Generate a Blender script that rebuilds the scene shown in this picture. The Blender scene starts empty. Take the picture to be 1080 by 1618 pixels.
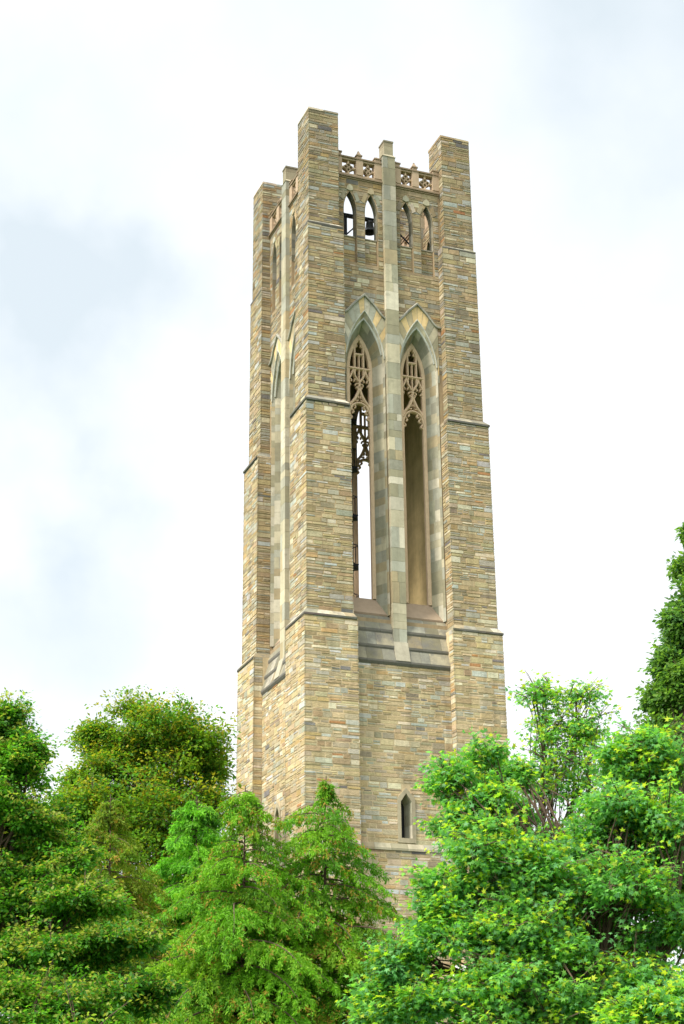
import bpy, math, random
import numpy as np
from mathutils import Matrix, Vector
from mathutils.geometry import tessellate_polygon

SC = bpy.context.scene
COL = SC.collection

# ------------------------------------------------------------------ camera
CAM_P = Vector((-23.57474, -58.48594, 1.61))
YAW, PITCH, ROLL = 0.36918, 0.3784, -0.01076
FPX = 2632.408                                   # focal length in photo pixels (1080 x 1618)
fw = Vector((math.sin(YAW) * math.cos(PITCH), math.cos(YAW) * math.cos(PITCH), math.sin(PITCH)))
rt0 = Vector((math.cos(YAW), -math.sin(YAW), 0)); up0 = rt0.cross(fw)
RT = rt0 * math.cos(ROLL) + up0 * math.sin(ROLL)
UP = up0 * math.cos(ROLL) - rt0 * math.sin(ROLL)
cd = bpy.data.cameras.new('camera'); cam = bpy.data.objects.new('camera', cd); COL.objects.link(cam)
cd.sensor_fit = 'VERTICAL'; cd.sensor_height = 36.0; cd.sensor_width = 24.0
cd.lens = FPX / 1618 * 36.0; cd.clip_start = 0.1; cd.clip_end = 3000
M = Matrix.Identity(4)
for i, v in enumerate((RT, UP, -fw)):
    for j in range(3): M[j][i] = v[j]
M.translation = CAM_P
cam.matrix_world = M
SC.camera = cam

# ------------------------------------------------------------------ sky, sun, exposure
SUN_AZ, SUN_EL = math.radians(252), math.radians(48)   # compass-like: x = sin, y = cos
sd = Vector((math.sin(SUN_AZ) * math.cos(SUN_EL), math.cos(SUN_AZ) * math.cos(SUN_EL), math.sin(SUN_EL)))
sl = bpy.data.lights.new('sun', 'SUN'); sl.energy = 1.5; sl.angle = math.radians(11); sl.color = (1.0, 0.93, 0.82)
so = bpy.data.objects.new('sun', sl); COL.objects.link(so)
so.rotation_euler = (-sd).to_track_quat('-Z', 'Y').to_euler(); so.location = sd * 150

def ray(u, v):
    d = fw + RT * ((u - 540) / FPX) - UP * ((v - 809) / FPX)
    return d
W = bpy.data.worlds.new('World'); SC.world = W; W.use_nodes = True
nt = W.node_tree; nt.nodes.clear(); L = nt.links
def N(t, **k):
    n = nt.nodes.new(t)
    for a, b in k.items(): setattr(n, a, b)
    return n
wo = N('ShaderNodeOutputWorld'); bg = N('ShaderNodeBackground'); bg.inputs[1].default_value = 0.1
L.new(bg.outputs[0], wo.inputs[0])
sky = N('ShaderNodeTexSky', sky_type='NISHITA', sun_disc=False, sun_elevation=SUN_EL, sun_rotation=SUN_AZ)
tc = N('ShaderNodeTexCoord')
nz = N('ShaderNodeTexNoise'); nz.inputs['Scale'].default_value = 5.5; nz.inputs['Detail'].default_value = 5; nz.inputs['Roughness'].default_value = 0.55
L.new(tc.outputs['Generated'], nz.inputs['Vector'])
wz = N('ShaderNodeTexNoise'); wz.inputs['Scale'].default_value = 13; wz.inputs['Detail'].default_value = 4
L.new(tc.outputs['Generated'], wz.inputs['Vector'])
# grey-blue bellies of a few separate clouds, placed by sky direction
def blob(dirv, size, amt):
    vm = N('ShaderNodeVectorMath', operation='DISTANCE'); L.new(tc.outputs['Generated'], vm.inputs[0]); vm.inputs[1].default_value = dirv.normalized()
    a = N('ShaderNodeMath', operation='MULTIPLY_ADD'); L.new(wz.outputs['Fac'], a.inputs[0]); a.inputs[1].default_value = 0.12; L.new(vm.outputs['Value'], a.inputs[2])
    mr = N('ShaderNodeMapRange', interpolation_type='SMOOTHSTEP'); L.new(a.outputs[0], mr.inputs[0])
    mr.inputs[1].default_value = size * 1.25 + 0.06; mr.inputs[2].default_value = 0.06; mr.inputs[3].default_value = 0; mr.inputs[4].default_value = amt
    return mr.outputs[0]
def mx(a, b):
    m = N('ShaderNodeMath', operation='ADD'); m.use_clamp = True; L.new(a, m.inputs[0]); L.new(b, m.inputs[1]); return m.outputs[0]
m1 = blob(ray(100, 460), 0.075, 0.36)
for u, v, s, a in ((40, 500, 0.15, 0.28), (150, 1000, 0.08, 0.42), (20, 1000, 0.12, 0.42), (230, 660, 0.12, 0.18), (1080, 20, 0.16, 0.24), (760, 10, 0.18, 0.06), (250, 60, 0.16, 0.08), (930, 330, 0.14, 0.06),
                   (960, 760, 0.11, 0.08), (-500, 300, 0.3, 0.5), (1700, 500, 0.35, 0.5), (300, -600, 0.4, 0.5), (1300, -500, 0.35, 0.5)):
    m1 = mx(m1, blob(ray(u, v), s, a))
br = N('ShaderNodeMapRange'); L.new(nz.outputs['Fac'], br.inputs[0]); br.inputs[1].default_value = 0.38; br.inputs[2].default_value = 0.75; br.inputs[3].default_value = 0.0; br.inputs[4].default_value = 0.13
m2 = mx(m1, br.outputs[0])
cm = N('ShaderNodeMix', data_type='RGBA'); L.new(m2, cm.inputs['Factor'])
CLOUD = 5.6
cm.inputs['A'].default_value = (CLOUD * 0.92, CLOUD * 0.925, CLOUD * 0.93, 1)
cm.inputs['B'].default_value = (CLOUD * 0.605, CLOUD * 0.67, CLOUD * 0.705, 1)
m3 = N('ShaderNodeMix', data_type='RGBA'); m3.inputs['Factor'].default_value = 0.9
L.new(sky.outputs[0], m3.inputs['A']); L.new(cm.outputs['Result'], m3.inputs['B'])
dt = N('ShaderNodeVectorMath', operation='DOT_PRODUCT'); L.new(tc.outputs['Generated'], dt.inputs[0]); dt.inputs[1].default_value = (sd + Vector((0, 0, .6))).normalized()
gr = N('ShaderNodeMapRange', interpolation_type='SMOOTHSTEP'); L.new(dt.outputs['Value'], gr.inputs[0]); gr.inputs[1].default_value = .30; gr.inputs[2].default_value = .85; gr.inputs[3].default_value = .62; gr.inputs[4].default_value = 1.30
gm = N('ShaderNodeVectorMath', operation='SCALE'); L.new(m3.outputs['Result'], gm.inputs[0]); L.new(gr.outputs[0], gm.inputs['Scale'])
L.new(gm.outputs[0], bg.inputs[0])
SC.view_settings.view_transform = 'Standard'; SC.view_settings.look = 'None'; SC.view_settings.gamma = 1
SC.view_settings.exposure = 2.0
SC.render.film_transparent = False
try:
    SC.cycles.max_bounces = 10; SC.cycles.diffuse_bounces = 7; SC.cycles.transmission_bounces = 7; SC.cycles.transparent_max_bounces = 8
except Exception: pass

# ------------------------------------------------------------------ helpers
def at(u, v, dist):
    """a world point seen in direction (u, v) of the photo at horizontal range dist"""
    d = ray(u, v); t = dist / math.hypot(d.x, d.y)
    return CAM_P + d * t
def tag(o, label=None, cat=None, group=None, kind=None):
    if label: o['label'] = label
    if cat: o['category'] = cat
    if group: o['group'] = group
    if kind: o['kind'] = kind
    return o
def empty(name, loc=(0, 0, 0)):
    o = bpy.data.objects.new(name, None); COL.objects.link(o); o.location = loc; o.empty_display_size = 0.5; return o
def link(name, me, parent=None):
    o = bpy.data.objects.new(name, me); COL.objects.link(o)
    if parent is not None:
        o.parent = parent
        w = Vector((0, 0, 0)); q = parent
        while q is not None: w += q.location; q = q.parent
        o.location = -w                              # meshes are written in world coordinates
    return o

class MB:
    def __init__(s): s.v = []; s.f = []; s.t = []; s.m = []
    def face(s, pts, tint=(1, 1, 1), mi=0):
        i = len(s.v); s.v.extend(pts); s.f.append(tuple(range(i, i + len(pts)))); s.t.append(tint); s.m.append(mi)
    def mesh(s, vs, fs, tint=(1, 1, 1), mi=0):
        i = len(s.v); s.v.extend(vs)
        for f in fs: s.f.append(tuple(a + i for a in f)); s.t.append(tint); s.m.append(mi)
    def hexa(s, p, tint=(1, 1, 1), mi=0):            # p: 4 bottom (ccw from above) + 4 top
        s.mesh(p, [(3, 2, 1, 0), (4, 5, 6, 7), (0, 1, 5, 4), (1, 2, 6, 5), (2, 3, 7, 6), (3, 0, 4, 7)], tint, mi)
    def box(s, a, b, tint=(1, 1, 1), mi=0):
        (x0, y0, z0), (x1, y1, z1) = a, b
        s.hexa([(x0, y0, z0), (x1, y0, z0), (x1, y1, z0), (x0, y1, z0), (x0, y0, z1), (x1, y0, z1), (x1, y1, z1), (x0, y1, z1)], tint, mi)
    def tube(s, pts, rad, tint=(1, 1, 1), mi=0, n=6, cap=True):
        pts = [Vector(p) for p in pts]; k = len(pts)
        if not hasattr(rad, '__len__'): rad = [rad] * k
        ref = None; base = len(s.v)
        for i, p in enumerate(pts):
            d = (pts[min(i + 1, k - 1)] - pts[max(i - 1, 0)]).normalized()
            if ref is None: ref = d.orthogonal().normalized()
            ref = (ref - d * ref.dot(d)).normalized(); b = d.cross(ref)
            for j in range(n):
                a = 2 * math.pi * j / n
                s.v.append(tuple(p + (ref * math.cos(a) + b * math.sin(a)) * rad[i]))
        for i in range(k - 1):
            for j in range(n):
                s.f.append((base + i * n + j, base + i * n + (j + 1) % n, base + (i + 1) * n + (j + 1) % n, base + (i + 1) * n + j)); s.t.append(tint); s.m.append(mi)
        if cap:
            s.f.append(tuple(base + j for j in range(n))[::-1]); s.t.append(tint); s.m.append(mi)
            s.f.append(tuple(base + (k - 1) * n + j for j in range(n))); s.t.append(tint); s.m.append(mi)
    def build(s, name, mats, parent=None, smooth=False):
        me = bpy.data.meshes.new(name); me.from_pydata([tuple(p) for p in s.v], [], s.f); me.update()
        for m in (mats if isinstance(mats, (list, tuple)) else [mats]): me.materials.append(m)
        a = me.attributes.new('tint', 'FLOAT_COLOR', 'FACE')
        c = np.ones((len(s.f), 4), np.float32); c[:, :3] = np.array(s.t, np.float32).reshape(-1, 3); a.data.foreach_set('color', c.ravel())
        me.polygons.foreach_set('material_index', np.array(s.m, np.int32))
        if smooth: me.polygons.foreach_set('use_smooth', np.ones(len(s.f), bool))
        return link(name, me, parent)

# ------------------------------------------------------------------ materials
def mat(name, col=(0.5, 0.5, 0.5), rough=0.9, tint=True, var=0.25, nscale=6.0, bump=0.3, bscale=30.0, stain=None, spec=0.25, streak=0):
    m = bpy.data.materials.new(name); m.use_nodes = True; n = m.node_tree.nodes; l = m.node_tree.links; n.clear()
    out = n.new('ShaderNodeOutputMaterial'); b = n.new('ShaderNodeBsdfPrincipled'); l.new(b.outputs[0], out.inputs[0])
    b.inputs['Roughness'].default_value = rough; b.inputs['Specular IOR Level'].default_value = spec
    geo = n.new('ShaderNodeNewGeometry')
    nz = n.new('ShaderNodeTexNoise'); nz.inputs['Scale'].default_value = nscale; nz.inputs['Detail'].default_value = 6; nz.inputs['Roughness'].default_value = 0.65
    l.new(geo.outputs['Position'], nz.inputs['Vector'])
    mr = n.new('ShaderNodeMapRange'); l.new(nz.outputs['Fac'], mr.inputs[0]); mr.inputs[1].default_value = 0.25; mr.inputs[2].default_value = 0.75
    mr.inputs[3].default_value = 1 - var; mr.inputs[4].default_value = 1 + var
    vm = n.new('ShaderNodeVectorMath'); vm.operation = 'SCALE'; l.new(mr.outputs[0], vm.inputs['Scale'])
    if tint:
        at_ = n.new('ShaderNodeAttribute'); at_.attribute_name = 'tint'
        mu = n.new('ShaderNodeVectorMath'); mu.operation = 'MULTIPLY'; l.new(at_.outputs['Color'], mu.inputs[0]); mu.inputs[1].default_value = col
        l.new(mu.outputs[0], vm.inputs[0])
    else:
        vm.inputs[0].default_value = col
    last = vm.outputs[0]
    if streak:
        mp = n.new('ShaderNodeMapping'); mp.inputs['Scale'].default_value = (2.6, 2.6, .22); l.new(geo.outputs['Position'], mp.inputs[0])
        n4 = n.new('ShaderNodeTexNoise'); n4.inputs['Scale'].default_value = 1.0; n4.inputs['Detail'].default_value = 6; n4.inputs['Roughness'].default_value = 0.6; l.new(mp.outputs[0], n4.inputs['Vector'])
        r4 = n.new('ShaderNodeMapRange'); l.new(n4.outputs['Fac'], r4.inputs[0]); r4.inputs[1].default_value = .42; r4.inputs[2].default_value = .72; r4.inputs[3].default_value = 1.06; r4.inputs[4].default_value = 1.06 - streak
        v4 = n.new('ShaderNodeVectorMath'); v4.operation = 'SCALE'; l.new(last, v4.inputs[0]); l.new(r4.outputs[0], v4.inputs['Scale']); last = v4.outputs[0]
    if stain:                                           # dark lichen / soot blotches with a shape of their own
        sc, lo, hi, scol = stain
        n2 = n.new('ShaderNodeTexNoise'); n2.inputs['Scale'].default_value = sc; n2.inputs['Detail'].default_value = 7; n2.inputs['Roughness'].default_value = 0.7
        l.new(geo.outputs['Position'], n2.inputs['Vector'])
        r2 = n.new('ShaderNodeMapRange'); l.new(n2.outputs['Fac'], r2.inputs[0]); r2.inputs[1].default_value = lo; r2.inputs[2].default_value = hi
        mm = n.new('ShaderNodeMix'); mm.data_type = 'RGBA'; l.new(r2.outputs[0], mm.inputs['Factor']); l.new(last, mm.inputs['A']); mm.inputs['B'].default_value = (*scol, 1)
        last = mm.outputs['Result']
    l.new(last, b.inputs['Base Color'])
    if bump:
        n3 = n.new('ShaderNodeTexNoise'); n3.inputs['Scale'].default_value = bscale; n3.inputs['Detail'].default_value = 5
        l.new(geo.outputs['Position'], n3.inputs['Vector'])
        bp = n.new('ShaderNodeBump'); bp.inputs['Strength'].default_value = bump; bp.inputs['Distance'].default_value = 0.03
        l.new(n3.outputs['Fac'], bp.inputs['Height']); l.new(bp.outputs[0], b.inputs['Normal'])
    return m
M_STONE = mat('rubble_stone', (1, 1, 1), 0.9, True, 0.22, 9, 0.55, 26, streak=.34)
M_MORTAR = mat('mortar', (1, 1, 1), 0.95, True, 0.15, 5, 0.2, 40, streak=.34)
M_ASHLAR = mat('cut_limestone', (1, 1, 1), 0.85, True, 0.13, 5, 0.2, 30, (1.6, 0.55, 0.78, (0.18, 0.17, 0.12)), streak=.3)
M_WEATH = mat('weathered_limestone', (1, 1, 1), 0.9, True, 0.22, 4, 0.25, 30, (2.2, 0.46, 0.7, (0.14, 0.135, 0.12)))
M_TRAC = mat('tracery_sandstone', (0.56, 0.415, 0.28), 0.85, True, 0.12, 5, 0.15, 30)
M_PLASTER = mat('brown_plaster', (0.50, 0.385, 0.19), 0.9, False, 0.22, 1.6, 0.1, 20, streak=.3)
M_INNER = mat('inner_masonry', (0.27, 0.23, 0.16), 0.95, False, 0.2, 6, 0.3, 20)
M_IRON = mat('black_iron', (0.025, 0.03, 0.045), 0.5, False, 0.2, 8, 0.1, 30)
M_BRONZE = mat('dark_bronze', (0.05, 0.058, 0.062), 0.45, False, 0.3, 6, 0.05, 30)
M_DARK = mat('dark_glass', (0.012, 0.013, 0.014), 0.25, False, 0.1, 4, 0)
M_BARK = mat('bark', (0.095, 0.065, 0.045), 0.95, False, 0.35, 18, 0.6, 25)
M_GRASS = mat('lawn_grass', (0.05, 0.11, 0.025), 0.95, False, 0.4, 0.6, 0.5, 8)
M_SLATE = mat('roof_slate', (0.16, 0.16, 0.165), 0.7, True, 0.2, 5, 0.2, 20)

def leaf_mat(name, trans=0.4, rough=0.5):
    m = bpy.data.materials.new(name); m.use_nodes = True; n = m.node_tree.nodes; l = m.node_tree.links; n.clear()
    out = n.new('ShaderNodeOutputMaterial'); at_ = n.new('ShaderNodeAttribute'); at_.attribute_name = 'tint'
    b = n.new('ShaderNodeBsdfPrincipled'); b.inputs['Roughness'].default_value = rough; b.inputs['Specular IOR Level'].default_value = 0.22
    l.new(at_.outputs['Color'], b.inputs['Base Color'])
    tr = n.new('ShaderNodeBsdfTranslucent')
    g = n.new('ShaderNodeVectorMath'); g.operation = 'MULTIPLY'; l.new(at_.outputs['Color'], g.inputs[0]); g.inputs[1].default_value = (1.35, 1.45, 0.7); l.new(g.outputs[0], tr.inputs[0])
    mx_ = n.new('ShaderNodeMixShader'); mx_.inputs[0].default_value = trans; l.new(b.outputs[0], mx_.inputs[1]); l.new(tr.outputs[0], mx_.inputs[2])
    l.new(mx_.outputs[0], out.inputs[0]); return m
M_LEAF = leaf_mat('broad_leaf', 0.52, 0.45)
M_NEEDLE = leaf_mat('soft_needle', 0.45, 0.6)

# ------------------------------------------------------------------ tower frame
Z0 = 20.7                                             # height of the lowest string course above the lawn
def P(k, s, n, z):
    """face k (0 = front, 1 = left, 2 = back, 3 = right), s along the face, n outward, z above the first string course"""
    x, y = s, -n
    for _ in range(k): x, y = y, -x
    return (x, y, z + Z0)
def Dv(k, s, n):
    x, y = s, -n
    for _ in range(k): x, y = y, -x
    return Vector((x, y, 0))

H = [4.0, 3.872, 3.720, 3.657]; WD = [2.069, 1.824, 1.515, 1.289]
ZS = [-Z0, 0.0, 8.75, 16.77, 22.21]
NREC = [3.63, 3.30, 3.30, 3.30]
PAL = [((0.359, 0.278, 0.153), 24), ((0.395, 0.316, 0.185), 24), ((0.342, 0.290, 0.191), 22), ((0.294, 0.278, 0.214), 12), ((0.359, 0.342, 0.272), 9), ((0.378, 0.383, 0.344), 6), ((0.378, 0.261, 0.121), 6), ((0.513, 0.447, 0.317), 11),
       ((0.237, 0.196, 0.134), 7), ((0.301, 0.226, 0.129), 9), ((0.334, 0.169, 0.071), 0.6), ((0.160, 0.149, 0.134), 1.5)]
PW = np.cumsum([w for _, w in PAL]); PW = PW / PW[-1]
def stone_col(rng, dim=1.0):
    c = PAL[int(np.searchsorted(PW, rng.random()))][0]; k = dim * rng.uniform(0.87, 1.13)
    return tuple(min(0.8, x * k * rng.uniform(0.95, 1.05)) for x in c)
def courses(z0, z1, seed):
    rng = random.Random(seed); out = []; z = z0
    while z < z1 - 0.07:
        h = rng.choice((.11, .13, .15, .17, .20, .23)) * rng.uniform(.9, 1.1)
        if z + h > z1 - 0.08: h = z1 - z
        out.append((z, z + h)); z += h
    return out
def put_stone(mb, O, U, Nn, a, b, za, zb, rng, dim, ea=0.0, eb=0.0):
    g = rng.uniform(.011, .021); p = rng.uniform(.004, .020); c = .006
    a0, b0 = (a - ea if ea else a + g), (b + eb if eb else b - g)
    if b0 - a0 < .04 or zb - za < .03: return
    z0_, z1_ = za + g * .8, zb - g * .8
    j = lambda: rng.uniform(-.010, .010)
    q = [(a0, z0_ + j() * .6), (b0, z0_ + j() * .6), (b0, z1_ + j() * .6), (a0, z1_ + j() * .6)]
    vs = [tuple(O + U * s + Nn * -.01 + Vector((0, 0, z))) for s, z in q]
    f = [(a0 + (0 if ea else c), q[0][1] + c), (b0 - (0 if eb else c), q[1][1] + c), (b0 - (0 if eb else c), q[2][1] - c), (a0 + (0 if ea else c), q[3][1] - c)]
    vs += [tuple(O + U * (s + (0 if (ea or eb) else j() * .5)) + Nn * (p + j() * .5) + Vector((0, 0, z))) for s, z in f]
    mb.mesh(vs, [(4, 5, 6, 7), (0, 1, 5, 4), (1, 2, 6, 5), (2, 3, 7, 6), (3, 0, 4, 7)], stone_col(rng, dim), 1)
def masonry(mb, O, U, Nn, width, crs, seed, free=None, dim=lambda z: 1.0, e=(0.0, 0.0), big=1.0):
    """coursed ledge stone laid on a plane; free(za, zb) gives the open spans of a course"""
    rng = random.Random(seed); O = Vector(O)
    for za, zb in crs:
        for s0, s1 in (free(za, zb) if free else [(0, width)]):
            s = s0
            while s < s1 - .01:
                ln = rng.uniform(.22, .70) * big
                if s + ln > s1 - .22: ln = s1 - s
                if ln > 1.1: ln *= .5
                e0 = e[0] if s < 1e-6 else 0.0; e1 = e[1] if s + ln > width - 1e-6 else 0.0
                h = zb - za; d = dim((za + zb) / 2)
                if h > .14 and rng.random() < .46:
                    nl = 2 if h < .22 or rng.random() < .7 else 3
                    cut = sorted([0, 1] + [(i + 1) / nl + rng.uniform(-.1, .1) for i in range(nl - 1)])
                    for i in range(nl):
                        lo, hi = za + h * cut[i], za + h * cut[i + 1]
                        if rng.random() < .45 and ln > .5:
                            m = s + ln * rng.uniform(.35, .65)
                            put_stone(mb, O, U, Nn, s, m, lo, hi, rng, d, e0, 0); put_stone(mb, O, U, Nn, m, s + ln, lo, hi, rng, d, 0, e1)
                        else: put_stone(mb, O, U, Nn, s, s + ln, lo, hi, rng, d, e0, e1)
                else: put_stone(mb, O, U, Nn, s, s + ln, za, zb, rng, d, e0, e1)
                s += ln
DIM = lambda z: 1.18 if z < 0 else (1.02 if z < 9 else (0.88 if z < 16.8 else 0.72))   # upper stages darker: tone-mapped dimming of light put into the stone colour
MORT = lambda z: (.52, .41, .25) if z < 0 else ((.38, .285, .165) if z < 9 else (.28, .21, .125))  # mortar colour carries the same painted dimming towards the top

def arc_prof(half, spring, apex, zb, na=9, nj=12):
    """left-bottom -> apex -> right-bottom outline of a pointed opening, (s, z)"""
    a = apex - spring; R = (a * a + half * half) / (2 * half); cx = half - R
    th = math.asin(min(1, a / R))
    L_ = [(-half, zb + (spring - zb) * i / nj) for i in range(nj)]
    L_ += [(-(cx + R * math.cos(th * i / na)), spring + R * math.sin(th * i / na)) for i in range(na)]
    return L_ + [(0, apex)] + [(-s, z) for s, z in reversed(L_)]
def prism(mb, outer, holes, k, nf, nb, tint, mi=0, mi_hole=None):
    polys = [[Vector((s, z, 0)) for s, z in outer]] + [[Vector((s, z, 0)) for s, z in h] for h in holes]
    flat = [p for q in polys for p in q]
    tris = tessellate_polygon(polys)
    for t in tris:
        a, b, c = (flat[i] for i in t)
        if (b - a).cross(c - a).z < 0: b, c = c, b
        mb.face([P(k, q.x, nf, q.y) for q in (a, b, c)], tint, mi)
        mb.face([P(k, q.x, nb, q.y) for q in (a, c, b)], tint, mi)
    for pi, q in enumerate(polys):
        m_ = mi if pi == 0 or mi_hole is None else mi_hole
        for i in range(len(q)):
            a, b = q[i], q[(i + 1) % len(q)]
            mb.face([P(k, a.x, nf, a.y), P(k, a.x, nb, a.y), P(k, b.x, nb, b.y), P(k, b.x, nf, b.y)], tint, m_)
def spans(width, s_off, cuts):
    """course spans after removing cut intervals; s_off turns face s into wall u"""
    out = [(0.0, width)]
    for c0, c1 in cuts:
        a, b = c0 + s_off, c1 + s_off; nw = []
        for x, y in out:
            if b <= x or a >= y: nw.append((x, y)); continue
            if a - x > .05: nw.append((x, a))
            if y - b > .05: nw.append((b, y))
        out = nw
    return out

ASH = [(.34, .31, .215), (.28, .27, .195), (.39, .35, .245), (.24, .22, .145), (.31, .255, .155), (.30, .295, .235), (.43, .395, .305), (.25, .24, .185)]
def ash(rng, k=1.0):
    c = rng.choice(ASH); q = 1.08 * k * rng.uniform(.88, 1.1); return tuple(x * q for x in c)

tower = empty('bell_tower', (0, 0, 0))
tag(tower, 'tall rubble stone bell tower with four square corner turrets and paired traceried windows', 'tower')

# ---- corner piers
def string_course(k, L_, hup, w_low, w_up, z, nr, big=True):
    """moulded ledge round the outer faces of the pier at the left end of face k (and right end of face k+1)"""
    mb = MB(); rng = random.Random(int(z * 31) + k)
    def path(d, ww):          # outline: inner side (face k) -> front -> corner -> front (face k+1) -> inner side
        e = d - 0
        return [(k, -e + ww, nr), (k, -e + ww, e), (k, -e, e), (k + 1, e - ww, e), (k + 1, e - ww, nr)]
    low = H_low = L_
    o = .035
    rows = [(path(hup - .02, w_up), z - .16), (path(L_ - .05, w_low - .03), z - .155), (path(L_ - .05, w_low - .03), z - .09), (path(L_ - .015, w_low), z - .075),
            (path(L_, w_low + .02), z - .06), (path(L_, w_low + .02), z + .015), (path(hup + .03, w_up + .03), z + .20), (path(hup - .05, w_up - .04), z + .215)]
    if not big:
        rows = [(path(hup - .02, w_up), z - .13), (path(L_ - .02, w_low), z - .125), (path(L_, w_low + .01), z - .05), (path(L_, w_low + .01), z), (path(hup + .025, w_up + .01), z + .07), (path(hup - .05, w_up - .04), z + .08)]
    pts = [[P(kk % 4, s, n, zz) for kk, s, n in pa] for pa, zz in rows]
    tint_lo = (.10, .092, .072)  # drip and underside: undercut shade and dirt both put into the tint
    for i in range(len(pts) - 1):
        for j in range(4):
            a, b = pts[i], pts[i + 1]
            nseg = 1
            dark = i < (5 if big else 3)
            A0, A1, B1, B0 = Vector(a[j]), Vector(a[j + 1]), Vector(b[j + 1]), Vector(b[j])
            ln = (A1 - A0).length; nseg = max(1, round(ln / .55))
            cuts = [0] + sorted((q + rng.uniform(-.2, .2)) / nseg for q in range(1, nseg)) + [1]
            for q in range(nseg):
                t0, t1 = cuts[q], cuts[q + 1]
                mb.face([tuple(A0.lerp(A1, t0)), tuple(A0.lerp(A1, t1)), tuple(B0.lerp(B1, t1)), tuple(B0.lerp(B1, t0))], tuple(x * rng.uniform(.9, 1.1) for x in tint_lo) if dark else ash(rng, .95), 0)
    return mb.build('string_course', M_WEATH if big else M_WEATH, None)

for k in range(4):
    mb = MB(); E_ = .02
    for st in range(4):
        h, w, z0, z1, nr = H[st], WD[st], ZS[st], ZS[st + 1], NREC[st]
        ins = 0.0
        # backing core (mortar)
        c = [P(k, -h, h, z0), P(k, -h + w, h, z0), P(k, -h + w, h - w, z0), P(k, -h, h - w, z0)]
        t = [P(k, -h, h, z1), P(k, -h + w, h, z1), P(k, -h + w, h - w, z1), P(k, -h, h - w, z1)]
        mb.hexa(c + t, MORT((z0 + z1) / 2 if st else -1), 0)
        crs = courses(z0, z1, 100 + st * 7 + k)
        Us, Nf = Dv(k, 1, 0), Dv(k, 0, 1)
        k2 = (k + 1) % 4; U2, N2 = Dv(k2, 1, 0), Dv(k2, 0, 1)
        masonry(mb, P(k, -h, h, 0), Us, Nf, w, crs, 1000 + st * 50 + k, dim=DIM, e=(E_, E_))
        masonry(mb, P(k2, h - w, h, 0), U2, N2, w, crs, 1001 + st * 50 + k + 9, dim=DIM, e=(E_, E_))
        full = st == 3
        nr2 = h - w if full else nr
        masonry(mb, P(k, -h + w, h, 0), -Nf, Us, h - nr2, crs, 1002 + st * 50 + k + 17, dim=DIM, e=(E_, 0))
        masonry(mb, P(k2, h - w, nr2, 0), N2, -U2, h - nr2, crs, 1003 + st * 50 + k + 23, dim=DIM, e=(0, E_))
    # cap course
    h, w = H[3], WD[3]; rng = random.Random(k); g = .03
    z = 22.21
    for i in range(2):
        for j in range(2):
            s0, s1 = -h - g + i * (w + 2 * g) / 2, -h - g + (i + 1) * (w + 2 * g) / 2 - .006
            n1, n0 = h + g - j * (w + 2 * g) / 2, h + g - (j + 1) * (w + 2 * g) / 2 + .006
            mb.hexa([P(k, s0, n1, z), P(k, s1, n1, z), P(k, s1, n0, z), P(k, s0, n0, z), P(k, s0 + .02, n1 - .02, z + .10), P(k, s1, n1 - .02, z + .10), P(k, s1, n0, z + .11), P(k, s0 + .02, n0, z + .11)], stone_col(rng, .8), 1)
    pier = mb.build('corner_pier', [M_MORTAR, M_STONE], tower)
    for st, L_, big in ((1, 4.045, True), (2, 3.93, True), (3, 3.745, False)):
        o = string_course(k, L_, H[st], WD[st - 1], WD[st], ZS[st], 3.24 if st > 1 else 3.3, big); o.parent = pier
    # offset plinth course (level with the slit window sill)
    mb2 = MB()
    for a, b, z0, z1, tn in ((4.045, 4.045, -8.42, -8.34, (.28, .26, .2)), (4.045, 4.0, -8.34, -8.18, (.5, .45, .34))):
        pa = lambda d, w=2.09: [(k, -d + w, 3.3), (k, -d + w, d), (k, -d, d), ((k + 1) % 4, d - w, d), ((k + 1) % 4, d - w, 3.3)]
        A = [P(kk, s, n, z0) for kk, s, n in pa(a)]; B = [P(kk, s, n, z1) for kk, s, n in pa(b)]
        for j in range(4): mb2.face([A[j], A[j + 1], B[j + 1], B[j]], tn)
    A = [P(kk, s, n, -8.42) for kk, s, n in pa(4.045)]; B = [P(kk, s, n, -8.42) for kk, s, n in pa(3.99)]
    for j in range(4): mb2.face([B[j], B[j + 1], A[j + 1], A[j]], (.28, .26, .2))
    mb2.build('string_course', M_WEATH, pier)

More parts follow.
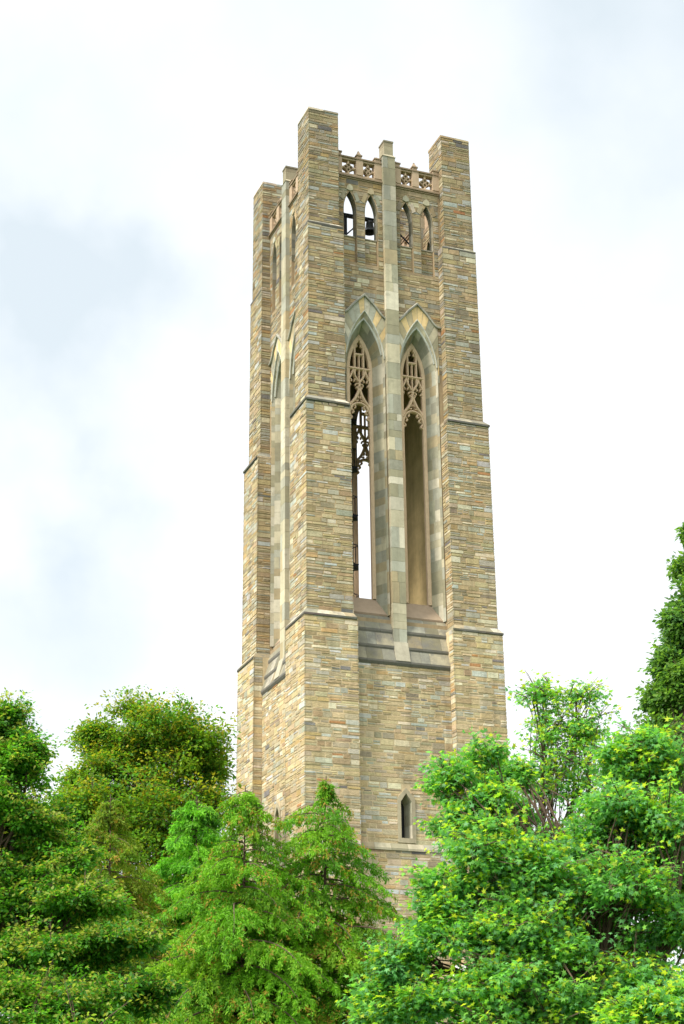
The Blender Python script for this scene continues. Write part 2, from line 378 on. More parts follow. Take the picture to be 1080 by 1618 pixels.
# ---- recessed walls
WC, WHALF, WSPR = 1.16, .84, 11.0
OPC = (-1.73, -.79, .79, 1.73); OPH = .285
SL_H, SL_SPR, SL_AP, SL_B = .24, -6.62, -6.27, -7.96
def arch_cut(half, spring, apex, zb, c, za, zc):
    zt = min(zc, apex)
    if zc <= zb or za >= apex: return None
    z = max(za, zb)
    if z <= spring: hw = half
    else:
        a = apex - spring; R = (a * a + half * half) / (2 * half); cx = half - R
        hw = max(0, cx + math.sqrt(max(0, R * R - (z - spring) ** 2)))
    return (c - hw, c + hw)
def block_loft(mb, k, c, pf, pb, nf, nb, seed, step=2, raise_=.004, split=.4, kk=1.0, back=(.33, .30, .23)):
    """dressed stone blocks between a front and a back outline, on a solid backing"""
    rng = random.Random(seed); n = len(pf)
    for i in range(n - 1):                                      # backing
        mb.face([P(k, c + pf[i][0], nf, pf[i][1]), P(k, c + pb[i][0], nb, pb[i][1]), P(k, c + pb[i + 1][0], nb, pb[i + 1][1]), P(k, c + pf[i + 1][0], nf, pf[i + 1][1])], back)
    def pt(t, f):
        i = min(int(t), n - 2); r = t - i
        a = Vector((pf[i][0], nf, pf[i][1])).lerp(Vector((pf[i + 1][0], nf, pf[i + 1][1])), r)
        b = Vector((pb[i][0], nb, pb[i][1])).lerp(Vector((pb[i + 1][0], nb, pb[i + 1][1])), r)
        return a.lerp(b, f)
    t = 0.0; end = float(n - 1); mid = end / 2
    while t < end - 1e-6:
        # length of one step on the outline here
        i = min(int(t), n - 2); seg = math.hypot(pf[i + 1][0] - pf[i][0], pf[i + 1][1] - pf[i][1]) or .1
        dt = rng.uniform(.28, .55) / seg; t2 = min(end, t + dt)
        if t < mid < t2 + .3: t2 = mid
        if t2 > end - .3: t2 = end
        fr = [0, rng.uniform(.35, .65), 1] if rng.random() < split else [0, 1]
        for a, b in zip(fr, fr[1:]):
            g = .006 / max(seg, .05); gt0, gt1 = t + g, t2 - g; ff0, ff1 = a + (.012 if a > 0 else 0), b - (.012 if b < 1 else 0)
            ts = [gt0] + [q for q in range(int(math.floor(gt0)) + 1, int(math.ceil(gt1)))] + [gt1]
            tn = ash(rng, kk)
            for ta, tb in zip(ts, ts[1:]):
                q = [pt(ta, ff0), pt(ta, ff1), pt(tb, ff1), pt(tb, ff0)]
                nr_ = (q[1] - q[0]).cross(q[3] - q[0]); 
                if nr_.length > 1e-9: nr_.normalize()
                # push towards the opening (local axes: s, n, z)
                cen = Vector((0, q[0].y, q[0].z if q[0].z < WSPR else q[0].z - .3)) - q[0]
                if nr_.dot(Vector((cen.x, .4, -.1))) < 0: nr_ = -nr_
                q = [p + nr_ * raise_ for p in q]
                mb.face([P(k, c + p.x, p.y, p.z) for p in q], tn)
        t = t2
def sweep(mb, k, c, line, prof, tint, closed=False):
    """prof: list of (offset outward in plane, n); line: (s, z) list"""
    m = len(line); rings = []
    for i in range(m):
        a = line[(i - 1) % m] if closed or i else line[0]; b = line[(i + 1) % m] if closed or i < m - 1 else line[-1]
        d = Vector((b[0] - a[0], b[1] - a[1]))
        if d.length < 1e-9: d = Vector((1, 0))
        d.normalize(); nn = Vector((-d.y, d.x))
        p = line[i]
        # mitre
        if (closed or 0 < i < m - 1):
            d1 = Vector((p[0] - a[0], p[1] - a[1])).normalized(); cs = max(.35, nn.dot(Vector((-d1.y, d1.x)))); nn = nn / cs
        rings.append([P(k, c + p[0] + nn.x * o, n_, p[1] + nn.y * o) for o, n_ in prof])
    q = len(prof)
    for i in range(m if closed else m - 1):
        r0, r1 = rings[i], rings[(i + 1) % m]
        for j in range(q): mb.face([r0[j], r1[j], r1[(j + 1) % q], r0[(j + 1) % q]], tint)
    if not closed:
        mb.face(rings[0][::-1], tint); mb.face(rings[-1], tint)
_dep = [0]
def bar(mb, k, c, line, w, n_c, dep, tint=(1, 1, 1), closed=False):
    _dep[0] = (_dep[0] + 1) % 7; e = _dep[0] * .0023
    h = w * .68
    sweep(mb, k, c, line, [(-h, n_c - dep / 2 - e), (h, n_c - dep / 2 - e), (h, n_c + dep / 2 - .03 - e), (h * .4, n_c + dep / 2 + e), (-h * .4, n_c + dep / 2 + e), (-h, n_c + dep / 2 - .03 - e)], tint, closed)
def curve(pts, n=8):
    """Catmull-Rom through 2-D points"""
    out = []; q = [pts[0]] + list(pts) + [pts[-1]]
    for i in range(1, len(q) - 2):
        p0, p1, p2, p3 = q[i - 1], q[i], q[i + 1], q[i + 2]
        for j in range(n):
            t = j / n
            out.append(tuple(.5 * (2 * p1[m] + (p2[m] - p0[m]) * t + (2 * p0[m] - 5 * p1[m] + 4 * p2[m] - p3[m]) * t * t + (3 * p1[m] - p0[m] - 3 * p2[m] + p3[m]) * t ** 3) for m in (0, 1)))
    return out + [tuple(pts[-1])]

for k in range(4):
    # lower wall
    mb = MB()
    slit = [(s, z) for s, z in arc_prof(SL_H, SL_SPR, SL_AP, SL_B, 1, 1)]
    prism(mb, [(-2.05, -8.3), (2.05, -8.3), (2.05, -1.5), (-2.05, -1.5)], [slit], k, 3.63, 2.6, MORT(-1), 0)
    prism(mb, [(-2.05, -Z0), (2.05, -Z0), (2.05, -8.3), (-2.05, -8.3)], [], k, 3.69, 2.602, MORT(-1), 0)
    w0 = 2 * (H[0] - WD[0])
    def free_low(za, zb):
        cuts = []
        if zb > SL_B - .12 and za < SL_AP + .14: cuts.append((-.33, .33) if za < SL_SPR + .1 else (-.30, .30) if za < SL_SPR + .25 else (-.16, .16))
        return spans(w0, w0 / 2, cuts)
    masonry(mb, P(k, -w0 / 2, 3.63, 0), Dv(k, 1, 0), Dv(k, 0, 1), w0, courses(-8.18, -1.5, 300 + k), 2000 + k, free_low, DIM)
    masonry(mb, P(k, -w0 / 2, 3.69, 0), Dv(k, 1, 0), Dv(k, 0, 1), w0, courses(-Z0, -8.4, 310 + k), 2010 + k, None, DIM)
    # upper wall with window and belfry openings
    win = arc_prof(WHALF + .02, WSPR, 13.37, .3)
    holes = [[(s + c, z) for s, z in win] for c in (-WC, WC)]
    opn = arc_prof(OPH, 17.95, 18.84, 15.5, 5, 4)
    holes += [[(s + c, z) for s, z in opn] for c in OPC]
    prism(mb, [(-2.35, -1.5), (2.35, -1.5), (2.35, 14.3), (-2.35, 14.3)], holes[:2], k, 3.30, 2.55, MORT(9), 0, 2)
    prism(mb, [(-2.35, 14.3), (2.35, 14.3), (2.35, 19.44), (-2.35, 19.44)], holes[2:], k, 3.30, 2.93, MORT(17), 0, 2)
    wu = 2 * 2.28
    def free_up(za, zb):
        cuts = [(-.27, .27)]
        zm = (za + zb) / 2
        for c in (-WC, WC):
            if zm < 13.1: cuts.append((c - .9, c + .9))
            elif zm < 14.0: cuts.append((c - (14.02 - zm) * .98, c + (14.02 - zm) * .98))
        for c in OPC:
            q = arch_cut(OPH, 17.95, 18.84, 15.5, c, za, zb)
            if q: cuts.append(q)
        return spans(wu, wu / 2, cuts)
    masonry(mb, P(k, -wu / 2, 3.30, 0), Dv(k, 1, 0), Dv(k, 0, 1), wu, courses(11.0, 19.42, 320 + k), 2020 + k, free_up, lambda z: .86 if z < 16 else .76)
    for c in OPC:                                               # recessed panel under each belfry opening
        b = [(c - OPH + .004, 15.45), (c + OPH - .004, 15.45), (c + OPH - .004, 16.72), (c - OPH + .004, 16.72)]
        prism(mb, b, [], k, 3.16, 2.94, MORT(17), 0)
        masonry(mb, P(k, c - OPH + .01, 3.16, 0), Dv(k, 1, 0), Dv(k, 0, 1), 2 * OPH - .02, courses(15.5, 16.7, 330 + k), int(2030 + k + c * 10), None, lambda z: .8)
    # inner leaf of the belfry wall, seen through the openings opposite
    rngi = random.Random(k)
    mbw = mb
    masonry(mb, P(k, 2.2, 2.93, 0), -Dv(k, 1, 0), -Dv(k, 0, 1), 4.4, courses(15.6, 19.4, 340 + k), 2040 + k,
            lambda za, zb: spans(4.4, 2.2, [(-q[1], -q[0]) for q in [arch_cut(OPH, 17.95, 18.84, 15.5, c, za, zb) for c in OPC] if q]), lambda z: .85)
    wall = mb.build('recessed_wall', [M_MORTAR, M_STONE, M_ASHLAR], tower)

    # plinth ledge in the recess, level with the slit sill
    mb = MB(); rng = random.Random(k + 5)
    for i in range(6):
        s0, s1 = -1.93 + i * .6433, -1.93 + (i + 1) * .6433 - .008
        prof = [(3.58, -8.42), (3.755, -8.42), (3.755, -8.34), (3.66, -8.16), (3.58, -8.16)]
        A = [P(k, s0, n, z) for n, z in prof]; B = [P(k, s1, n, z) for n, z in prof]
        tn = ash(rng, 1.0)
        for j in range(5): mb.face([A[j], B[j], B[(j + 1) % 5], A[(j + 1) % 5]], tuple(x * .55 for x in tn) if j == 0 else tn)
        mb.face(A[::-1], tn); mb.face(B, tn)
    mb.build('plinth_course', M_ASHLAR, tower)

    # weathered sill courses under the tall windows
    mb = MB(); rng = random.Random(40 + k)
    runs = [[(3.40, -1.60), (3.66, -1.57), (3.70, -1.50), (3.715, -1.47), (3.715, -1.40), (3.53, -.88), (3.40, -.86)],
            [(3.30, -.95), (3.55, -.93), (3.575, -.87), (3.575, -.79), (3.37, -.21), (3.25, -.20)],
            [(3.10, -.30), (3.39, -.27), (3.415, -.20), (3.415, -.12), (3.17, .46), (3.02, .48)]]
    for ri, prof in enumerate(runs):
        for a, b in ([(-2.0, 2.0)] if ri == 0 else [(-2.02, -.285), (.285, 2.02)]):
            s = a
            while s < b - .01:
                ln = rng.uniform(.35, .8)
                if s + ln > b - .3: ln = b - s
                A = [P(k, s, n, z) for n, z in prof]; B = [P(k, s + ln - .006, n, z) for n, z in prof]; m = len(prof)
                tn = ash(rng, .70)
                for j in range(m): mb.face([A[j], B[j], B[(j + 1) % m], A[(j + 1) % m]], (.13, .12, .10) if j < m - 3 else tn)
                mb.face(A[::-1], tn); mb.face(B, tn); s += ln
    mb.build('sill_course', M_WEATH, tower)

    # central pilaster
    mb = MB(); rng = random.Random(60 + k); z = -.62; hw = .275
    mb.hexa([P(k, -hw + .012, 3.472, -1.3), P(k, hw - .012, 3.472, -1.3), P(k, hw - .012, 2.5, -1.3), P(k, -hw + .012, 2.5, -1.3),
             P(k, -hw + .012, 3.472, 20.8), P(k, hw - .012, 3.472, 20.8), P(k, hw - .012, 2.5, 20.8), P(k, -hw + .012, 2.5, 20.8)], (.30, .27, .2))
    def block(s0, s1, za, zb, nf, nb, tn, b=.008):
        mb.hexa([P(k, s0, nf, za), P(k, s1, nf, za), P(k, s1, nb, za), P(k, s0, nb, za), P(k, s0, nf, zb), P(k, s1, nf, zb), P(k, s1, nb, zb), P(k, s0, nb, zb)], tn)
    while z < 20.75:
        hgt = rng.choice((.3, .42, .55, .7, .85)); zt = z + hgt
        if zt > 20.5: zt = 20.8
        nf = 3.484 + rng.uniform(-.003, .004); kk = .86 if z > 16 else 1.08
        if rng.random() < .3:
            m = rng.uniform(-.08, .08); block(-hw, m - .004, z + .005, zt - .005, nf, 2.52, ash(rng, kk)); block(m + .004, hw, z + .005, zt - .005, nf + .002, 2.523, ash(rng, kk))
        else: block(-hw, hw, z + .005, zt - .005, nf, 2.52, ash(rng, kk))
        z = zt
    # weathered shoulder and square top
    mb.hexa([P(k, -hw - .03, 3.51, 20.80), P(k, hw + .03, 3.51, 20.80), P(k, hw + .03, 2.84, 20.80), P(k, -hw - .03, 2.84, 20.80),
             P(k, -.2, 3.45, 20.93), P(k, .2, 3.45, 20.93), P(k, .2, 2.9, 20.93), P(k, -.2, 2.9, 20.93)], (.36, .32, .22))
    for za, zb, tn in ((20.93, 21.32, (.27, .235, .155)), (21.325, 21.52, (.22, .185, .12))):
        block(-.205, .205, za, zb, 3.46, 2.92, tn)
    block(-.225, .225, 21.525, 21.60, 3.48, 2.90, (.19, .165, .115))
    # spreading foot lying on the lowest sill
    f0, f1 = .275, .29
    mb.hexa([P(k, -f1, 3.735, -1.39), P(k, f1, 3.735, -1.39), P(k, f1, 3.42, -1.39), P(k, -f1, 3.42, -1.39),
             P(k, -f0 - .015, 3.515, -.60), P(k, f0 + .015, 3.515, -.60), P(k, f0 + .015, 3.38, -.60), P(k, -f0 - .015, 3.38, -.60)], (.36, .33, .25))
    mb.build('pilaster', M_ASHLAR, tower)

    # tall windows
    for wi, c in enumerate((-WC, WC)):
        mb = MB(); sd_ = 500 + k * 10 + wi
        pf0 = arc_prof(WHALF, WSPR, 13.35, .5); pf1 = arc_prof(.80, WSPR, 13.02, .5); pb = arc_prof(.55, WSPR, 12.58, .5)
        block_loft(mb, k, c, pf0, pf1, 3.315, 3.17, sd_, split=0, kk=.95)
        block_loft(mb, k, c, pf1, pb, 3.17, 2.66, sd_ + 1, split=.45, kk=.92)
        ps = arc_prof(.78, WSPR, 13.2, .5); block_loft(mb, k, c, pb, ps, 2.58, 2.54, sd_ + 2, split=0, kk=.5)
        # roll mouldings round the arch head
        top = [p for p in arc_prof(.80, WSPR, 13.02, .5) if p[1] > 11.3]
        ptc = [(.045 * math.cos(a), 3.18 + .045 * math.sin(a)) for a in [i * math.pi / 3 for i in range(6)]]
        sweep(mb, k, c, top, ptc, (.40, .41, .36))
        top = [p for p in arc_prof(.83, WSPR, 13.33, .5) if p[1] > 11.0]
        sweep(mb, k, c, top, [(.03 * math.cos(a), 3.31 + .03 * math.sin(a)) for a in [i * math.pi / 3 for i in range(6)]], (.42, .42, .36))
        # ashlar between arch and hood
        rng = random.Random(sd_ + 3); pr = arc_prof(.85, WSPR, 13.36, 10.6, 14, 1); half = pr[:len(pr) // 2 + 1]
        # outer line: up the jamb then along the hood
        hood_l = curve([(-.90, 13.08), (-.72, 13.20), (-.40, 13.60), (0, 14.0)], 8)
        outer = [(-.90, 10.6), (-.90, 13.08)] + hood_l[1:]
        def along(pl, t):
            ds = [math.hypot(b[0] - a[0], b[1] - a[1]) for a, b in zip(pl, pl[1:])]; T = sum(ds) * t
            for a, b, d in zip(pl, pl[1:], ds):
                if T <= d + 1e-9: return (a[0] + (b[0] - a[0]) * T / d, a[1] + (b[1] - a[1]) * T / d)
                T -= d
            return pl[-1]
        tz = [0, .1, .22, .34, .46, .58, .70, .80, .9, 1.0]
        for sg in (-1, 1):
            for t0, t1 in zip(tz, tz[1:]):
                tn = ash(rng, 1.05) if rng.random() < .7 else (.60, .44, .22)
                g = .004
                q = [along(half, t0 + g), along(outer, t0 + g), along(outer, t1 - g), along(half, (t0 + t1) / 2), along(half, t1 - g)]
                q = [(s * -sg * -1 if sg == 1 else -s, z) for s, z in q] if False else [((s if sg == 1 else -s), z) for s, z in q]
                if sg == 1: q = q
                pts = [q[0], q[1], q[2], q[4]]
                mb.face([P(k, c + s, 3.322, z) for s, z in pts], tn)
            full = [(s if sg == 1 else -s, z) for s, z in half]; fo = [(s if sg == 1 else -s, z) for s, z in outer]
            for t0 in np.linspace(0, .95, 20):
                a, b, d, e = along(full, t0), along(fo, t0), along(fo, min(1, t0 + .05)), along(full, min(1, t0 + .05))
                mb.face([P(k, c + s, 3.312, z) for s, z in (a, b, d, e)], (.36, .32, .24))
        w_ = mb.build('window', M_ASHLAR, tower)
        # hood mould
        mb = MB()
        line = [(-1.02, 13.08)] + hood_l + [(-s, z) for s, z in reversed(hood_l[:-1])] + [(1.02, 13.08)]
        sweep(mb, k, c, line, [(-.02, 3.25), (.08, 3.25), (.08, 3.36), (.045, 3.41), (-.01, 3.40), (-.02, 3.36)], (.30, .29, .24))
        mb.build('hood_mould', M_WEATH, w_)
        # sloping window sill
        mb = MB(); rng = random.Random(sd_ + 9)
        for s0, s1, e0, e1 in ((-.80, .80, -.60, .60),):
            A = [(s0, 2.9, .36), (s0, 3.12, .40), (s0, 3.14, .50), (s0, 3.14, .56), (e0, 2.62, 1.30), (e0, 2.50, 1.30), (s0, 2.50, .36)]
            B = [(s1, 2.9, .36), (s1, 3.12, .40), (s1, 3.14, .50), (s1, 3.14, .56), (e1, 2.62, 1.30), (e1, 2.50, 1.30), (s1, 2.50, .36)]
            m = len(A)
            PA = [P(k, c + s, n, z) for s, n, z in A]; PB = [P(k, c + s, n, z) for s, n, z in B]
            for j in range(m): mb.face([PA[j], PB[j], PB[(j + 1) % m], PA[(j + 1) % m]], (.56, .58, .6) if j == 3 else (.42, .42, .42))
            mb.face(PA[::-1], (.7, .7, .7)); mb.face(PB, (.7, .7, .7))
        mb.build('window_sill', M_TRAC, w_)
        # tracery
        mb = MB(); NC, DP = 2.60, .17
        fr = arc_prof(.50, WSPR, 12.47, 1.3, 10, 3); bar(mb, k, c, fr, .13, NC, DP)
        # top light: two upright mullions, cross bars, centre mullion
        m_ = .19
        bar(mb, k, c, [(-m_, 10.75), (-m_, 11.95)], .065, NC, .14); bar(mb, k, c, [(m_, 10.75), (m_, 11.95)], .065, NC, .14)
        bar(mb, k, c, curve([(-m_, 11.93), (-.13, 12.12), (0, 12.36)], 5), .06, NC, .13); bar(mb, k, c, curve([(m_, 11.93), (.13, 12.12), (0, 12.36)], 5), .06, NC, .13)
        for sg in (-1, 1):                                     # cusps
            bar(mb, k, c, curve([(sg * .17, 12.0), (sg * .08, 12.03), (sg * .10, 12.12)], 4), .045, NC, .08)
            bar(mb, k, c, [(sg * m_, 11.72), (sg * .48, 11.72)], .03, NC, .07) if False else None
        bar(mb, k, c, [(-m_, 11.66), (m_, 11.66)], .08, NC, .16)
        bar(mb, k, c, [(0, 10.45), (0, 11.66)], .05, NC, .13)
        bar(mb, k, c, [(-.5, 11.02), (.5, 11.02)], .085, NC, .18)
        for sg in (-1, 1):                                     # two arched lights
            x = sg * .27
            bar(mb, k, c, [(x, 11.02), (x, 10.86)], .05, NC, .13)
            bar(mb, k, c, curve([(x, 10.92), (x - .10, 10.66), (x - .235, 10.44)], 6), .065, NC, .15)
            bar(mb, k, c, curve([(x, 10.92), (x + .10, 10.66), (x + .235, 10.44)], 6), .065, NC, .15)
            for s2 in (-1, 1):                                 # trefoil cusps
                bar(mb, k, c, curve([(x + s2 * .17, 10.56), (x + s2 * .07, 10.52), (x + s2 * .065, 10.43)], 4), .05, NC, .09)
                bar(mb, k, c, curve([(x + s2 * .235, 10.36), (x + s2 * .12, 10.33), (x + s2 * .10, 10.25)], 4), .05, NC, .09)
                bar(mb, k, c, curve([(x + s2 * .235, 10.24), (x + s2 * .15, 10.19), (x + s2 * .2, 10.12)], 4), .045, NC, .09)
        bar(mb, k, c, [(0, 10.46), (0, 10.1)], .07, NC, .16)
        for sg in (-1, 1):                                     # great ogee and its cusped arch
            bar(mb, k, c, curve([(0, 10.22), (sg * .05, 9.98), (sg * .20, 9.66), (sg * .38, 9.42), (sg * .47, 9.20)], 6), .085, NC, .17)
            bar(mb, k, c, curve([(0, 9.50), (sg * .14, 9.47), (sg * .30, 9.36), (sg * .40, 9.16), (sg * .47, 8.86)], 6), .075, NC, .16)
            bar(mb, k, c, curve([(sg * .11, 9.86), (sg * .04, 9.78), (sg * .07, 9.70)], 4), .045, NC, .09)
            bar(mb, k, c, curve([(sg * .25, 9.62), (sg * .09, 9.60), (sg * .06, 9.64)], 4), .045, NC, .09)
            bar(mb, k, c, curve([(sg * .22, 9.42), (sg * .17, 9.30), (sg * .24, 9.24)], 4), .055, NC, .1)
            bar(mb, k, c, curve([(sg * .36, 9.24), (sg * .25, 9.10), (sg * .33, 9.03)], 4), .055, NC, .1)
            bar(mb, k, c, curve([(sg * .45, 9.0), (sg * .33, 8.86), (sg * .42, 8.78)], 4), .055, NC, .1)
        mb.build('tracery', M_TRAC, w_)
        if k == 3:                                             # boarded from inside
            mb = MB(); prism(mb, arc_prof(.80, WSPR, 13.1, .6), [], k, 2.53, 2.49, (1, 1, 1))
            for v_ in range(len(mb.v)):
                x, y, z = mb.v[v_]; mb.v[v_] = (x, y - c, z)
            mb.build('window_board', M_PLASTER, w_)

    # belfry openings: dressed arch heads and reveals
    for oi, c in enumerate(OPC):
        mb = MB(); pr = arc_prof(OPH, 17.95, 18.84, 16.72, 6, 6)
        rng = random.Random(700 + k * 4 + oi)
        pin = [(s * .965, z - .0) for s, z in pr]
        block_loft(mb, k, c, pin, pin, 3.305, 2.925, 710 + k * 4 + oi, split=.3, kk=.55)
        ks = [(-.02, 18.70), (.02, 18.70), (.17, 18.98), (0, 19.2), (-.17, 18.98)]
        ks = [(0, 18.85), (.15, 18.9), (.12, 19.06), (0, 19.17), (-.12, 19.06), (-.15, 18.9)]
        prism(mb, [(s, z) for s, z in ks], [], k, 3.345, 3.2, (.50, .44, .32)) if False else None
        v0 = len(mb.v); prism(mb, ks, [], k, 3.345, 3.2, ash(rng, 1.0))
        ox, oy = P(k, c, 0, 0)[0], P(k, c, 0, 0)[1]
        for v_ in range(v0, len(mb.v)):
            x, y, z = mb.v[v_]; mb.v[v_] = (x + ox, y + oy, z)
        for sg in (-1, 1):                                     # flanking voussoirs
            vs = [(sg * .30, 18.36), (sg * .44, 18.46), (sg * .30, 18.84), (sg * .17, 18.72)]
            if sg < 0: vs = vs[::-1]
            v0 = len(mb.v); prism(mb, vs, [], k, 3.33, 3.2, stone_col(rng, .85))
            for v_ in range(v0, len(mb.v)):
                x, y, z = mb.v[v_]; mb.v[v_] = (x + ox, y + oy, z)
        # sill slab
        a = OPH - .006
        mb.hexa([P(k, c - a, 3.20, 16.722), P(k, c + a, 3.20, 16.722), P(k, c + a, 2.935, 16.722), P(k, c - a, 2.935, 16.722),
                 P(k, c - a, 3.20, 16.77), P(k, c + a, 3.20, 16.77), P(k, c + a, 2.935, 16.80), P(k, c - a, 2.935, 16.80)], (.28, .25, .19))
        mb.build('belfry_opening', M_ASHLAR, tower)

    # pierced parapet, two bays
    for sg in (-1, 1):
        mb = MB(); NP, TH = 3.20, .20
        def pbox(s0, s1, z0, z1, nf, nb, tn=(1, 1, 1)):
            tn = tuple(.66 * q for q in tn)
            if sg < 0: s0, s1 = -s1, -s0
            mb.hexa([P(k, s0, nf, z0), P(k, s1, nf, z0), P(k, s1, nb, z0), P(k, s0, nb, z0), P(k, s0, nf, z1), P(k, s1, nf, z1), P(k, s1, nb, z1), P(k, s0, nb, z1)], tn)
        # base moulding
        for z0, z1, nf in ((19.445, 19.50, 3.34), (19.503, 19.56, 3.39), (19.563, 19.62, 3.33)): pbox(.278, 2.37, z0, z1, nf, 2.95, (.55, .55, .52) if nf > 3.35 else (.8, .8, .78))
        pbox(.278, 2.37, 19.622, 19.70, 3.302, 3.0)
        posts = ((.278, .60), (1.115, 1.425), (2.06, 2.37)); cells = ((.60, 1.115), (1.425, 2.06))
        for a, b in posts: pbox(a, b, 19.70, 20.50, 3.33, 3.02)
        pbox(.278, 2.37, 20.36, 20.44, 3.303, 3.03); pbox(.278, 2.37, 20.442, 20.50, 3.36, 2.98, (.6, .6, .58)); pbox(.278, 2.37, 20.503, 20.53, 3.33, 3.0, (.7, .7, .68))
        par = mb.build('parapet', M_TRAC, tower)
        for a, b in cells:
            mb = MB(); cc = (a + b) / 2 * sg; hw = (b - a) / 2; zc = 20.03; hz = .33
            n_ = 3.17
            for ang in range(4):                               # quatrefoil: four foils round an open eye
                th = ang * math.pi / 2
                cx, cz = .10 * math.cos(th) * hw / .29, .10 * math.sin(th)
                ring = [(cx + .085 * math.cos(q) , zc + cz + .085 * math.sin(q)) for q in [i * 2 * math.pi / 12 for i in range(12)]]
                bar(mb, k, cc, ring, .05, n_, .15 + ang * .004, (.6, .6, .6), closed=True)
            bar(mb, k, cc, [(-hw, zc), (-hw * .6, zc)], .08, n_, .13); bar(mb, k, cc, [(hw * .6, zc), (hw, zc)], .08, n_, .13)
            bar(mb, k, cc, [(0, zc - hz), (0, zc - .17)], .07, n_, .14); bar(mb, k, cc, [(0, zc + .17), (0, zc + hz)], .07, n_, .14)
            mb.build('quatrefoil_panel', M_TRAC, par)
        for (a, b), zt, cap in zip(posts, (20.86, 20.98, 20.84), (0, 1, 0)):
            mb = MB(); s = (a + b) / 2 * sg; hw = .105 if cap else .13; z = 20.532
            def frus(z0, r0, z1, r1, tn=(1, 1, 1), n_=3.175):
                tn = tuple(.62 * q for q in tn)
                mb.hexa([P(k, s - r0, n_ + r0, z0), P(k, s + r0, n_ + r0, z0), P(k, s + r0, n_ - r0, z0), P(k, s - r0, n_ - r0, z0), P(k, s - r1, n_ + r1, z1), P(k, s + r1, n_ + r1, z1), P(k, s + r1, n_ - r1, z1), P(k, s - r1, n_ - r1, z1)], tn)
            frus(z, hw, z + .13, hw); frus(z + .132, hw + .035, z + .19, hw + .03, (.7, .7, .68)); frus(z + .192, hw, zt - .06, .03); frus(zt - .058, .04, zt, .006)
            mb.build('pinnacle', M_TRAC, par)

    # slit window
    mb = MB()
    fr_o = [(-.35, -8.12), (-.35, -6.54), (-.29, -6.45), (0, -6.13), (.29, -6.45), (.35, -6.54), (.35, -8.12)]
    rng = random.Random(800 + k)
    hole = arc_prof(.215, -6.64, -6.33, -7.95, 1, 1)
    prism(mb, fr_o, [hole], k, 3.672, 3.55, (.36, .31, .21))
    pf = arc_prof(.215, -6.64, -6.33, -7.95, 1, 3); pb2 = arc_prof(.12, -6.72, -6.50, -7.9, 1, 3)
    block_loft(mb, k, 0, pf, pb2, 3.67, 3.15, 820 + k, split=.3, kk=1.0)
    sl = [(-.21, 3.66, -7.97), (.21, 3.66, -7.97), (.12, 3.14, -7.85), (-.12, 3.14, -7.85)]
    mb.face([P(k, *q) for q in sl], (.5, .43, .3))
    sw = mb.build('slit_window', M_ASHLAR, tower)
    mb = MB(); mb.face([P(k, s, 3.16, z) for s, z in ((-.16, -8), (.16, -8), (.16, -6.4), (-.16, -6.4))]); mb.build('pane', M_DARK, sw)

# ---- floors inside the shaft
mb = MB(); mb.box((-2.58, -2.58, Z0 + .1), (2.58, 2.58, Z0 + .35)); mb.build('shaft_floor', M_INNER, tower)
mb = MB(); mb.box((-2.58, -2.58, Z0 + 13.5), (2.58, 2.58, Z0 + 13.8)); mb.build('bell_chamber_ceiling', M_INNER, tower)
mb = MB(); mb.box((-2.58, -2.58, Z0 + 15.3), (2.58, 2.58, Z0 + 15.5)); mb.build('belfry_floor', M_INNER, tower)
mb = MB()                                              # plastered lining of the right-hand wall
mb.box((2.46, -2.5, Z0 + .4), (2.485, 2.5, Z0 + 13.45)); mb.build('wall_lining', M_PLASTER, tower)

# ---- bell and its frame
bx, by = -.43, -2.25
bell = empty('bell', (bx, by, Z0 + 17.72)); tag(bell, 'dark bronze bell hanging in the second belfry opening from the left', 'bell')
pr = [(.0, .50), (.07, .50), (.12, .47), (.135, .40), (.145, .28), (.165, .15), (.20, .05), (.235, 0.0), (.225, -.005), (.19, .04), (.15, .15), (.12, .35), (0, .42)]
mb = MB(); n = 20
for i, (r, z) in enumerate(pr):
    for j in range(n): mb.v.append((bx + 1.15 * r * math.cos(2 * math.pi * j / n), by + 1.15 * r * math.sin(2 * math.pi * j / n), Z0 + 17.72 + 1.08 * z))
for i in range(len(pr) - 1):
    for j in range(n): mb.f.append((i * n + j, i * n + (j + 1) % n, (i + 1) * n + (j + 1) % n, (i + 1) * n + j)); mb.t.append((1, 1, 1)); mb.m.append(0)
mb.build('bell_body', M_BRONZE, bell, True)
mb = MB(); mb.tube([(bx - .05, by, Z0 + 18.22), (bx - .05, by, Z0 + 18.30), (bx + .05, by, Z0 + 18.30), (bx + .05, by, Z0 + 18.22)], .02); mb.build('crown_loop', M_BRONZE, bell)
mb = MB(); mb.tube([(bx, by, Z0 + 18.1), (bx, by, Z0 + 17.78)], .012); mb.tube([(bx, by, Z0 + 17.78), (bx, by, Z0 + 17.74), (bx, by, Z0 + 17.68)], [.02, .045, .02], n=8); mb.build('clapper', M_IRON, bell)
bf = empty('bell_hanger', (-1, -2, Z0 + 15.5)); tag(bf, 'dark timber bell support with a crossbeam and slanting brace behind the left belfry openings', 'bell support')
mb = MB(); mb.box((-2.3, -2.32, Z0 + 18.26), (.2, -2.18, Z0 + 18.40)); mb.build('crossbeam', M_IRON, bf)
for x in (-1.52, .05):
    mb = MB(); mb.box((x - .05, -2.31, Z0 + 15.5), (x + .05, -2.19, Z0 + 18.258)); mb.build('post', M_IRON, bf)
for x0, x1 in ((-1.45, -.75), (1.45, .6)):
    mb = MB(); mb.tube([(x0, -2.25, Z0 + 17.45), (x1, -2.25, Z0 + 18.25)], .035); mb.build('brace', M_IRON, bf)

